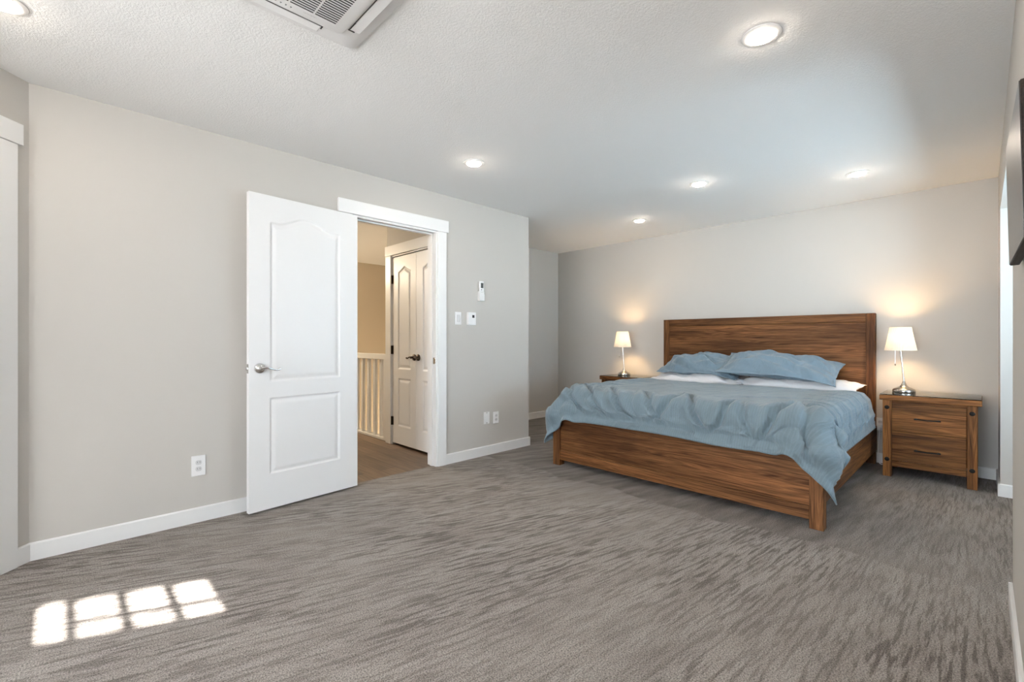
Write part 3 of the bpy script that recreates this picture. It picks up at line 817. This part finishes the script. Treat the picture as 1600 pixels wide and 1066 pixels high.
bbox('side_rail', (BX0 + 0.0725, BY1 - 0.050, 0.130), (5.2045, BY1 - 0.018, 0.345), W_X, 0.003)
sl = BM()
for k in range(12):
    x = BX0 + 0.16 + k * 0.162
    add_box(sl, Vector((x, BY0 + 0.0505, 0.25)) - bc, Vector((x + 0.07, BY1 - 0.0505, 0.27)) - bc)
obj('slats', sl, W_Y, bed)

# mattress with fitted cream sheet (rounded box)
MX0, MX1, MY0, MY1, MZ0, MZ1 = 3.235, 5.195, 0.705, 2.630, 0.2705, 0.615
o = obj('mattress', box((MX0, MY0, MZ0), (MX1, MY1, MZ1), 0.07, 6), M_CREAM, None, 'auto')
tag(o, 'mattress in a cream fitted sheet showing beside the headboard', 'mattress')

# --- duvet: small position-based cloth drape over mattress and frame, then puffed up
def sim_duvet():
    rng = np.random.default_rng(5)
    x_head = 4.75
    Ls, Wd = 1.75, 2.38                                 # cloth size along / across the bed
    h = 0.025
    nx, ny = int(Ls / h) + 1, int(Wd / h) + 1
    U = np.arange(nx) * h; Vv = np.arange(ny) * h
    gx, gy = np.meshgrid(U, Vv, indexing='ij')
    yc = (BY0 + BY1) / 2
    comp = 0.945
    P = np.empty((nx, ny, 3))
    P[..., 0] = x_head - gx * 0.965
    P[..., 1] = yc + (gy - Wd / 2) * comp
    cov = np.zeros((nx, ny))
    for k in range(26):
        a = rng.uniform(-0.9, 0.9); f = rng.uniform(3, 9); ph = rng.uniform(0, 7)
        cov += np.sin(f * (gx * math.sin(a) + gy * math.cos(a)) * 1.6 + ph) * rng.uniform(0.3, 1)
    P[..., 2] = 0.70 + 0.011 * cov
    V = np.zeros_like(P)
    boxes = [((MX0, MY0, 0.2), (MX1 + 1, MY1, MZ1), 0.075), ((BX0, BY0, 0.0), (5.3, BY1, 0.440), 0.012)]
    off = 0.014
    def collide(P, Q):
        for lo, hi, r in boxes:
            lo, hi = np.array(lo), np.array(hi)
            c, hh = (lo + hi) / 2, (hi - lo) / 2 - r
            q = P - c; a = np.abs(q) - hh
            outside = np.maximum(a, 0)
            d_out = np.linalg.norm(outside, axis=-1)
            inner = np.minimum(a.max(-1), 0)
            sd = d_out + inner - r - off
            mask = sd < 0
            g = np.where(d_out[..., None] > 1e-9, outside / np.maximum(d_out, 1e-9)[..., None], 0)
            k = a.argmax(-1); gi = np.eye(3)[k]
            g = np.where(d_out[..., None] > 1e-9, g, gi) * np.where(q < 0, -1, 1)
            P2 = P - g * sd[..., None]
            mv = P2 - Q; mn = (mv * g).sum(-1, keepdims=True) * g
            P2 = P2 - (mv - mn) * 0.55                   # friction
            P = np.where(mask[..., None], P2, P)
        P[..., 2] = np.maximum(P[..., 2], 0.012)
        return P
    def con(A, B, rest, k):
        d = B - A; L = np.linalg.norm(d, axis=-1, keepdims=True) + 1e-9
        c = d * (0.5 * k * (L - rest) / L)
        return c
    s2 = h * math.sqrt(2)
    def sweep(P):
        for par in (0, 1):
            n = (nx - par) // 2 * 2
            c = con(P[par:par + n:2], P[par + 1:par + n:2], h, 1.0); P[par:par + n:2] += c; P[par + 1:par + n:2] -= c
            n = (ny - par) // 2 * 2
            c = con(P[:, par:par + n:2], P[:, par + 1:par + n:2], h, 1.0); P[:, par:par + n:2] += c; P[:, par + 1:par + n:2] -= c
        for par in (0, 1):
            n = (nx - par) // 2 * 2
            A, B = P[par:par + n:2], P[par + 1:par + n:2]
            c = con(A[:, :-1], B[:, 1:], s2, 0.35); A[:, :-1] += c; B[:, 1:] -= c
            c = con(A[:, 1:], B[:, :-1], s2, 0.35); A[:, 1:] += c; B[:, :-1] -= c
        for st_ in range(4):                             # bending, over four cells (a thick quilt)
            m_ = 3
            idx = np.arange(st_, nx - m_, 4)
            c = con(P[idx], P[idx + m_], m_ * h, 0.28); P[idx] += c; P[idx + m_] -= c
            idx = np.arange(st_, ny - m_, 4)
            c = con(P[:, idx], P[:, idx + m_], m_ * h, 0.28); P[:, idx] += c; P[:, idx + m_] -= c
        return P
    dt = 1 / 60
    for it in range(150):
        V[..., 2] -= 6.0 * dt
        V *= 0.96
        Q = P.copy()
        P = P + V * dt
        for k in range(20):
            P = sweep(P)
            if k % 5 == 4: P = collide(P, Q)
        V = (P - Q) / dt
        sp = np.linalg.norm(V, axis=-1, keepdims=True); V *= np.minimum(1, 2.5 / np.maximum(sp, 1e-6))
    return P, gx, gy, Ls, Wd

P, gx, gy, Ls, Wd = sim_duvet()
nx, ny = gx.shape
def up2(A):
    for ax in (0, 1):
        A = np.moveaxis(A, ax, 0)
        n = A.shape[0]; B = np.empty((2 * n - 1,) + A.shape[1:])
        B[::2] = A; B[1::2] = (A[1:] + A[:-1]) / 2
        if B.ndim == 3 and B.shape[2] == 3 or True:
            C = B.copy(); C[1:-1] = 0.5 * B[1:-1] + 0.25 * (B[2:] + B[:-2]); B = C
        A = np.moveaxis(B, 0, ax)
    return A
P = up2(P)
gx, gy = np.meshgrid(np.linspace(0, gx[-1, 0], P.shape[0]), np.linspace(0, gy[0, -1], P.shape[1]), indexing='ij')
nx, ny = gx.shape; Ls, Wd = gx[-1, 0], gy[0, -1]
def grid_normals(P):
    dx = np.gradient(P, axis=0); dy = np.gradient(P, axis=1)
    n = np.cross(dy, dx); n /= np.linalg.norm(n, axis=-1, keepdims=True) + 1e-9
    return n
N = grid_normals(P)
if N[nx // 4, ny // 2, 2] < 0: N = -N
for cyv in (0.0, Wd):                                       # the foot corners hang lower
    dc = np.hypot(Ls - gx, gy - cyv)
    P[..., 2] -= 0.105 * np.exp(-(dc / 0.26) ** 2) * np.clip((0.62 - P[..., 2]) / 0.3, 0, 1)
P[..., 2] -= 0.02 * np.exp(-((gy - 0.30 * Wd) / 0.3) ** 2) * np.clip((0.60 - P[..., 2]) / 0.15, 0, 1)
edge = np.minimum(np.minimum(gx, Ls - gx), np.minimum(gy, Wd - gy))
edge_f = np.minimum(Ls - gx, np.minimum(gy, Wd - gy))
nz = np.array([[noise.noise(Vector((a * 2.3, b * 2.3, 3.1))) + 0.5 * noise.noise(Vector((a * 5.5, b * 5.5, 9.1))) for a, b in zip(ra, rb)] for ra, rb in zip(gx, gy)])
flange = 0.048 + 0.016 * nz
puff = np.clip((edge - flange) / 0.05, 0, 1); puff = np.sin(puff * PI / 2)
def ridge(a, b, s):
    return np.array([[1 - 2.2 * abs(noise.noise(Vector((x, y, s)))) for x, y in zip(ra, rb)] for ra, rb in zip(a, b)])
def sstep(x, a, b):
    t_ = np.clip((x - a) / (b - a), 0, 1); return t_ * t_ * (3 - 2 * t_)
def gauss(x, c, w): return np.exp(-((x - c) / w) ** 2)
# explicit creases: (position across the bed, slope, start along, depth); they run down over the foot edge
val = np.zeros_like(gx); rid = np.zeros_like(gx)
wob = 0.03 * np.array([[noise.noise(Vector((a * 4, b * 4, 2.2))) for a, b in zip(ra, rb)] for ra, rb in zip(gx, gy)])
gm = Ls - 0.24
for yw, sl_, g0, dp in ((2.53, -1.0, 1.20, 0.9), (2.33, -1.25, 1.06, 1.1), (2.10, -1.35, 1.12, 1.1), (1.93, -0.5, 1.36, 0.5), (1.80, -0.95, 1.18, 1.0), (1.63, 0.75, 1.34, 0.9),
                       (1.45, -0.75, 1.16, 1.1), (1.21, 0.55, 1.30, 1.0), (1.10, -0.45, 1.30, 0.6), (0.90, 0.35, 1.24, 1.0), (0.76, -0.5, 1.00, 0.9)):
    line = (yw - BY0 + (Wd - (BY1 - BY0)) / 2) + sl_ * (gx - gm) + wob
    win = sstep(gx, g0, g0 + 0.22) * (1 - sstep(gx, Ls - 0.075, Ls - 0.03)) * dp
    val += win * gauss(gy, line, 0.017); rid += win * (gauss(gy, line + 0.048, 0.030) + 0.7 * gauss(gy, line - 0.055, 0.036))
for gxc, sl_, dp in ((0.25, 0.9, 0.7), (0.48, 1.0, 1.0), (0.72, 1.1, 0.9), (0.95, 0.9, 1.0), (1.18, 1.0, 0.9), (1.40, 0.7, 1.0)):
    for side in (0, 1):
        e = gy if side == 0 else Wd - gy
        line = gxc + (0.07 if side else 0.0) + sl_ * (0.30 - e) * 0.8 + wob
        win = (1 - sstep(e, 0.30, 0.52)) * sstep(e, 0.03, 0.08) * dp
        val += win * gauss(gx, line, 0.018); rid += win * (gauss(gx, line + 0.05, 0.032) + 0.6 * gauss(gx, line - 0.055, 0.036))
for gxc, gyc, ang, ln, dp in ((0.55, 0.8, 0.5, 0.4, 0.5), (0.85, 1.5, -0.4, 0.5, 0.45), (1.02, 0.7, 0.9, 0.35, 0.6), (0.4, 1.7, 0.3, 0.45, 0.4), (1.1, 1.9, 0.7, 0.35, 0.5), (0.25, 1.1, 1.4, 0.5, 0.4)):
    ca, sa = math.cos(ang), math.sin(ang)
    u = (gx - gxc) * ca + (gy - gyc) * sa; v = -(gx - gxc) * sa + (gy - gyc) * ca + wob
    rid += dp * np.exp(-(u / ln) ** 2) * gauss(v, 0, 0.035)
drape = np.maximum(sstep(gx, Ls - 0.60, Ls - 0.25), np.maximum(1 - sstep(gy, 0.18, 0.45), sstep(gy, Wd - 0.45, Wd - 0.18)))
small = ridge(gy * 7.0 + gx * 4.0, gx * 3.0, 8.3)
T = 0.005 + puff * np.maximum(0.004, 0.040 + 0.008 * nz + drape * 0.016 + 0.016 * rid - 0.042 * np.minimum(val, 1.1) + 0.006 * small * (0.3 + drape))
T = np.maximum(T, 0.006)
headroll = np.clip(1 - gx / 0.12, 0, 1)
for lo, hi in (((BX0, BY0, -1), (5.3, BY1, 0.4405)), ((MX0, MY0, -1), (MX1, MY1, MZ1))):   # keep clear of frame and mattress
    d = np.stack([P[..., 0] - lo[0], P[..., 1] - lo[1], hi[1] - P[..., 1], hi[2] - P[..., 2]], -1) + 0.018
    ins = (d > 0).all(-1); k = d.argmin(-1); m_ = np.where(ins, d.min(-1), 0)
    P[..., 0] -= np.where(k == 0, m_, 0); P[..., 1] += np.where(k == 1, -m_, np.where(k == 2, m_, 0)); P[..., 2] += np.where(k == 3, m_, 0)
Pt = P + N * T[..., None]; Pb = P - N * 0.003
verts = np.vstack([Pt.reshape(-1, 3), Pb.reshape(-1, 3)])
n = nx * ny; I = np.arange(n).reshape(nx, ny)
q = np.stack([I[:-1, :-1], I[:-1, 1:], I[1:, 1:], I[1:, :-1]], -1).reshape(-1, 4)
faces = q.tolist() + (q[:, ::-1] + n).tolist()
border = list(I[0, :]) + list(I[1:, -1]) + list(I[-1, -2::-1]) + list(I[-2:0:-1, 0])
for k in range(len(border)):
    a, c = int(border[k]), int(border[(k + 1) % len(border)]); faces.append([c, a, a + n, c + n])
duv = obj('duvet', (verts.tolist(), [], faces), M_DUVET, None, True)
uvl = duv.data.uv_layers.new(name='uv')
uvs = np.vstack([np.stack([gy, gx], -1).reshape(-1, 2)] * 2)
li = np.empty(len(duv.data.loops), dtype=np.int32); duv.data.loops.foreach_get('vertex_index', li)
uvl.data.foreach_set('uv', uvs[li].ravel())
tag(duv, 'blue grey pinstriped duvet draped over the bed with hanging corners', 'duvet')
bmx = bmesh.new(); bmx.from_mesh(duv.data); bmesh.ops.recalc_face_normals(bmx, faces=bmx.faces); bmx.to_mesh(duv.data); bmx.free()

# --- pillows
def pillow(name, label, loc, size, rot, m, seed, group, wr=0.012, flange=0.0, sag=0.0, droop=0.0):
    n = 72; L, W, Tk = size
    vs, fc = [], []
    for side in (1, -1):
        for i in range(n):
            for j in range(n):
                u, v = -1 + 2 * i / (n - 1), -1 + 2 * j / (n - 1)
                uu, vv = u, v
                if flange:
                    uu = max(-1, min(1, u / (1 - flange))); vv = max(-1, min(1, v / (1 - flange * 1.2)))
                prof = (max(0, 1 - abs(uu) ** 3.0) ** 0.62) * (max(0, 1 - abs(vv) ** 2.6) ** 0.6)
                pin = 1 - 0.055 * (1 - v * v) * abs(u) ** 6; piv = 1 - 0.07 * (1 - u * u) * abs(v) ** 6
                p = Vector((u * L / 2 * pin, v * W / 2 * piv, 0))
                w = noise.noise(Vector((u * 2.2 + seed, v * 3.4, side * 2.0 + seed))) + 0.6 * noise.noise(Vector(((u + v * 0.8) * 5 + seed, (v - u * 0.5) * 2.2, seed * 2.0)))
                ridge = 1 - abs(noise.noise(Vector(((u * 0.7 + v) * 2.8 + seed, (v - u) * 1.2, seed + 5)))) * 2
                cr = max(0.0, 1 - 5.0 * abs(noise.noise(Vector((u * 1.3 + v * 1.1 + seed * 1.7, v * 0.55 - u * 0.35, seed))))) 
                z = side * Tk / 2 * prof + side * (wr * w + wr * 0.5 * ridge * prof) * (0.25 + prof) - (side * wr * 1.1 * cr * min(1.0, prof * 1.6) if side > 0 else 0)
                if side < 0: z *= 0.75
                edge_w = (1 - prof) * 0.012 * noise.noise(Vector((u * 4 + seed, v * 4, 7)))
                z += edge_w - sag * (u * u) * 0.5 - droop * max(0, (u - 0.1) / 0.9) ** 2
                vs.append(p + Vector((0, 0, z + (0.0015 * side))))
    nn = n * n
    for i in range(n - 1):
        for j in range(n - 1):
            a = i * n + j
            fc.append((a, a + n, a + n + 1, a + 1)); fc.append((nn + a, nn + a + 1, nn + a + n + 1, nn + a + n))
    I = np.arange(nn).reshape(n, n)
    border = list(I[0, :]) + list(I[1:, -1]) + list(I[-1, -2::-1]) + list(I[-2:0:-1, 0])
    for k in range(len(border)):
        a, c = int(border[k]), int(border[(k + 1) % len(border)]); fc.append((a, c, c + nn, a + nn))
    o = obj(name, ([tuple(v) for v in vs], [], fc), m, None, True)
    bmx = bmesh.new(); bmx.from_mesh(o.data); bmesh.ops.recalc_face_normals(bmx, faces=bmx.faces); bmx.to_mesh(o.data); bmx.free()
    uvl = o.data.uv_layers.new(name='uv')
    vi = np.empty(len(o.data.loops), dtype=np.int32); o.data.loops.foreach_get('vertex_index', vi)
    co = np.array([(v.co.x, v.co.y) for v in o.data.vertices]); uvl.data.foreach_set('uv', co[vi].ravel())
    o.location = loc; o.rotation_euler = rot
    # settle on whatever lies beneath
    M = Matrix.LocRotScale(Vector(loc), Euler(rot), None); Mi = M.inverted()
    W_ = [M @ v.co for v in o.data.vertices]
    for i in range(nn):
        a, c = W_[i], W_[i + nn]
        hgt = -9
        for dx, dy in ((0, 0), (0.013, 0), (-0.013, 0), (0, 0.013), (0, -0.013), (0.01, 0.01), (-0.01, -0.01), (0.01, -0.01), (-0.01, 0.01)):
            for tr in below:
                for q in (a, c):
                    hit = tr.ray_cast(Vector((q.x + dx, q.y + dy, 3)), Vector((0, 0, -1)))[0]
                    if hit is not None: hgt = max(hgt, hit.z)
        c.z = max(c.z, hgt + 0.005); a.z = max(a.z, c.z + 0.004, hgt + 0.010)
    for v, w in zip(o.data.vertices, W_): v.co = Mi @ w
    below.append(BVHTree.FromPolygons(W_, [tuple(p.vertices) for p in o.data.polygons]))
    return tag(o, label, 'pillow', group)
R = math.radians
below = [BVHTree.FromPolygons([v.co for v in q.data.vertices], [tuple(p.vertices) for p in q.data.polygons]) for q in (o, duv)]
# local x runs along the headboard (world -y), local y towards the headboard
pillow('pillow', 'white pillow under the left blue pillow', (4.962, 2.135, 0.690), (0.98, 0.44, 0.15), (R(3), 0, R(-90)), M_WHITECLOTH, 1.3, 'white pillows at the head of the bed', 0.024)
pillow('pillow', 'white pillow under the right blue pillow, sticking out toward the nightstand', (4.962, 1.215, 0.692), (0.97, 0.44, 0.15), (R(3), 0, R(-91)), M_WHITECLOTH, 4.1, 'white pillows at the head of the bed', 0.024)
pillow('pillow', 'smaller blue pillow on the left side of the bed', (4.965, 2.12, 0.845), (0.86, 0.46, 0.18), (R(22), R(0), R(-91)), M_SHAM, 7.7, 'blue pillows at the head of the bed', 0.034, 0.05, 0, 0.06)
pillow('pillow', 'wide blue pillow on the right, overlapping the left blue one with a loose flap', (4.912, 1.375, 0.868), (1.0, 0.50, 0.19), (R(21), R(1.5), R(-88)), M_SHAM, 11.2, 'blue pillows at the head of the bed', 0.032, 0.07, 0, 0.06)

# ------------------------------------------------------------------ nightstands
NSX, NSY0, NSY1, NSZ = 4.815, 0.0, 0.593, 0.6705
ns = thing('nightstand', 'two-drawer brown wooden nightstand with glass top right of the bed', 'nightstand', (5.045, (NSY0 + NSY1) / 2, 0), 0, 'nightstands beside the bed')
nc = Vector(ns.location)
def nb(name, lo, hi, m, bev=0.003, parent=ns, label=None):
    o = obj(name, box(Vector(lo) - nc, Vector(hi) - nc, bev, 2), m, parent)
    if label: o['label'] = label
    return o
nb('table_top', (NSX - 0.012, NSY0, 0.622), (5.275, NSY1, 0.664), N_Y, 0.004)
nb('glass_top', (NSX - 0.010, NSY0 + 0.003, 0.6643), (5.273, NSY1 - 0.003, 0.6705), M_GLASS, 0.001, ns, 'clear glass sheet')
LW = 0.056
LY = ((NSY0 + 0.024, NSY0 + 0.024 + LW), (NSY1 - 0.020 - LW, NSY1 - 0.020))
for (a, b2) in LY:
    nb('leg', (NSX + 0.006, a, 0), (NSX + 0.062, b2, 0.6217), N_Z)
    nb('leg', (5.21, a, 0), (5.266, b2, 0.6217), N_Z)
nb('carcass', (NSX + 0.030, LY[0][0] + 0.006, 0.150), (5.258, LY[1][1] - 0.006, 0.6215), N_Y)
nb('apron', (NSX + 0.016, LY[0][1] + 0.001, 0.086), (NSX + 0.0295, LY[1][0] - 0.001, 0.133), N_Y)
for z0, z1, hz in ((0.376, 0.594, 0.486), (0.136, 0.373, 0.237)):
    d = nb('drawer', (NSX + 0.011, LY[0][1] + 0.002, z0), (NSX + 0.0295, LY[1][0] - 0.002, z1), N_Y, 0.002)
    bm = BM(); yc = (NSY0 + NSY1) / 2 + 0.003; hx = NSX - 0.014
    pts = [(NSX + 0.011, yc + 0.066, hz), (hx + 0.006, yc + 0.066, hz), (hx, yc + 0.060, hz), (hx - 0.002, yc, hz - 0.002), (hx, yc - 0.060, hz), (hx + 0.006, yc - 0.066, hz), (NSX + 0.011, yc - 0.066, hz)]
    add_tube(bm, [Vector(p) - nc for p in pts], [0.006, 0.006, 0.006, 0.0048, 0.006, 0.006, 0.006], 10)
    add_box(bm, Vector((hx - 0.004, yc + 0.054, hz - 0.006)) - nc, Vector((hx + 0.005, yc + 0.078, hz + 0.006)) - nc, 0.002, 1)
    add_box(bm, Vector((hx - 0.004, yc - 0.078, hz - 0.006)) - nc, Vector((hx + 0.005, yc - 0.054, hz + 0.006)) - nc, 0.002, 1)
    tag(obj('handle', bm, M_BLACKMETAL, d, 'auto'), 'dark metal bar handle')
for (a, b2) in LY:
    for z in (0.140, 0.563):
        bm = BM(); add_lathe(bm, [(0.0, -0.004), (0.012, -0.0035), (0.016, -0.001), (0.016, 0.002)], Vector((NSX + 0.0055, (a + b2) / 2, z)) - nc, 'x', 20)
        tag(obj('bolt', bm, M_BLACKMETAL, ns, 'auto'), 'dark round bolt head')
ns2 = copy_tree(ns); ns2.location = (5.045, 3.05, 0)
ns2['label'] = 'brown wooden nightstand left of the bed, only its top showing'

# ------------------------------------------------------------------ table lamps
lamp = thing('table_lamp', 'lit nickel lamp with pleated shade on the right nightstand', 'lamp', (5.075, 0.462, 0.6710), 0, 'matching bedside lamps')
b = BM(); add_lathe(b, [(0.0, 0.0), (0.074, 0.0), (0.076, 0.004), (0.076, 0.020), (0.072, 0.027), (0.055, 0.036), (0.034, 0.046), (0.020, 0.060), (0.012, 0.080), (0.008, 0.092), (0.0, 0.093)], n=40)
obj('lamp_base', b, M_NICKEL, lamp, 'auto')
tip = Vector((0.0, 0.022, 0.36))
b = BM(); add_tube(b, [(0, 0, 0.088), tuple(Vector((0, 0, 0.088)).lerp(tip, 0.5)), tuple(tip)], 0.0062, 14); add_lathe(b, [(0.016, 0.352), (0.018, 0.358), (0.018, 0.366), (0.012, 0.37)], (0, 0.022, 0), 'z', 18); add_lathe(b, [(0.012, 0.37), (0.012, 0.415)], (0, 0.022, 0), 'z', 16)
obj('pole', b, M_NICKEL, lamp, 'auto')
def shade_bm():
    bm = BM(); nn = 128; rings = []
    for r, z in ((0.1075, 0.352), (0.0985, 0.395), (0.0895, 0.440), (0.080, 0.495), (0.0715, 0.548)):
        ring = []
        for k in range(nn):
            a = 2 * PI * k / nn; rr = r + (0.0012 if k % 2 else -0.0012)
            ring.append(bm.verts.new((rr * math.cos(a), 0.022 + rr * math.sin(a), z)))
        rings.append(ring)
    for a, c in zip(rings, rings[1:]):
        for k in range(nn): bm.faces.new((a[k], a[(k + 1) % nn], c[(k + 1) % nn], c[k]))
    return bm
obj('lamp_shade', shade_bm(), M_SHADE, lamp)
b = BM()
for a in range(3):
    an = a * 2 * PI / 3 + 0.3
    add_tube(b, [(0.012 * math.cos(an), 0.022 + 0.012 * math.sin(an), 0.372), (0.1 * math.cos(an), 0.022 + 0.1 * math.sin(an), 0.372)], 0.0015, 6)
obj('shade_ring', b, M_NICKEL, lamp)
b = BM(); add_lathe(b, [(0.0, 0.416), (0.012, 0.418), (0.022, 0.450), (0.030, 0.478), (0.024, 0.502), (0.0, 0.512)], (0, 0.022, 0), 'z', 18)
obj('bulb', b, M_BULB, lamp, True)
b = BM(); add_tube(b, [(-0.02, 0.055, 0.372), (-0.02, 0.0555, 0.238)], 0.0011, 6)
add_lathe(b, [(0.0, 0.222), (0.005, 0.224), (0.007, 0.231), (0.004, 0.238), (0.0, 0.240)], (-0.02, 0.0555, 0), 'z', 12)
obj('pull_chain', b, M_NICKEL, lamp, 'auto')
l2 = copy_tree(lamp); l2.location = (5.055, 3.150, 0.6710); l2['label'] = 'lit nickel lamp with pleated shade on the left nightstand'
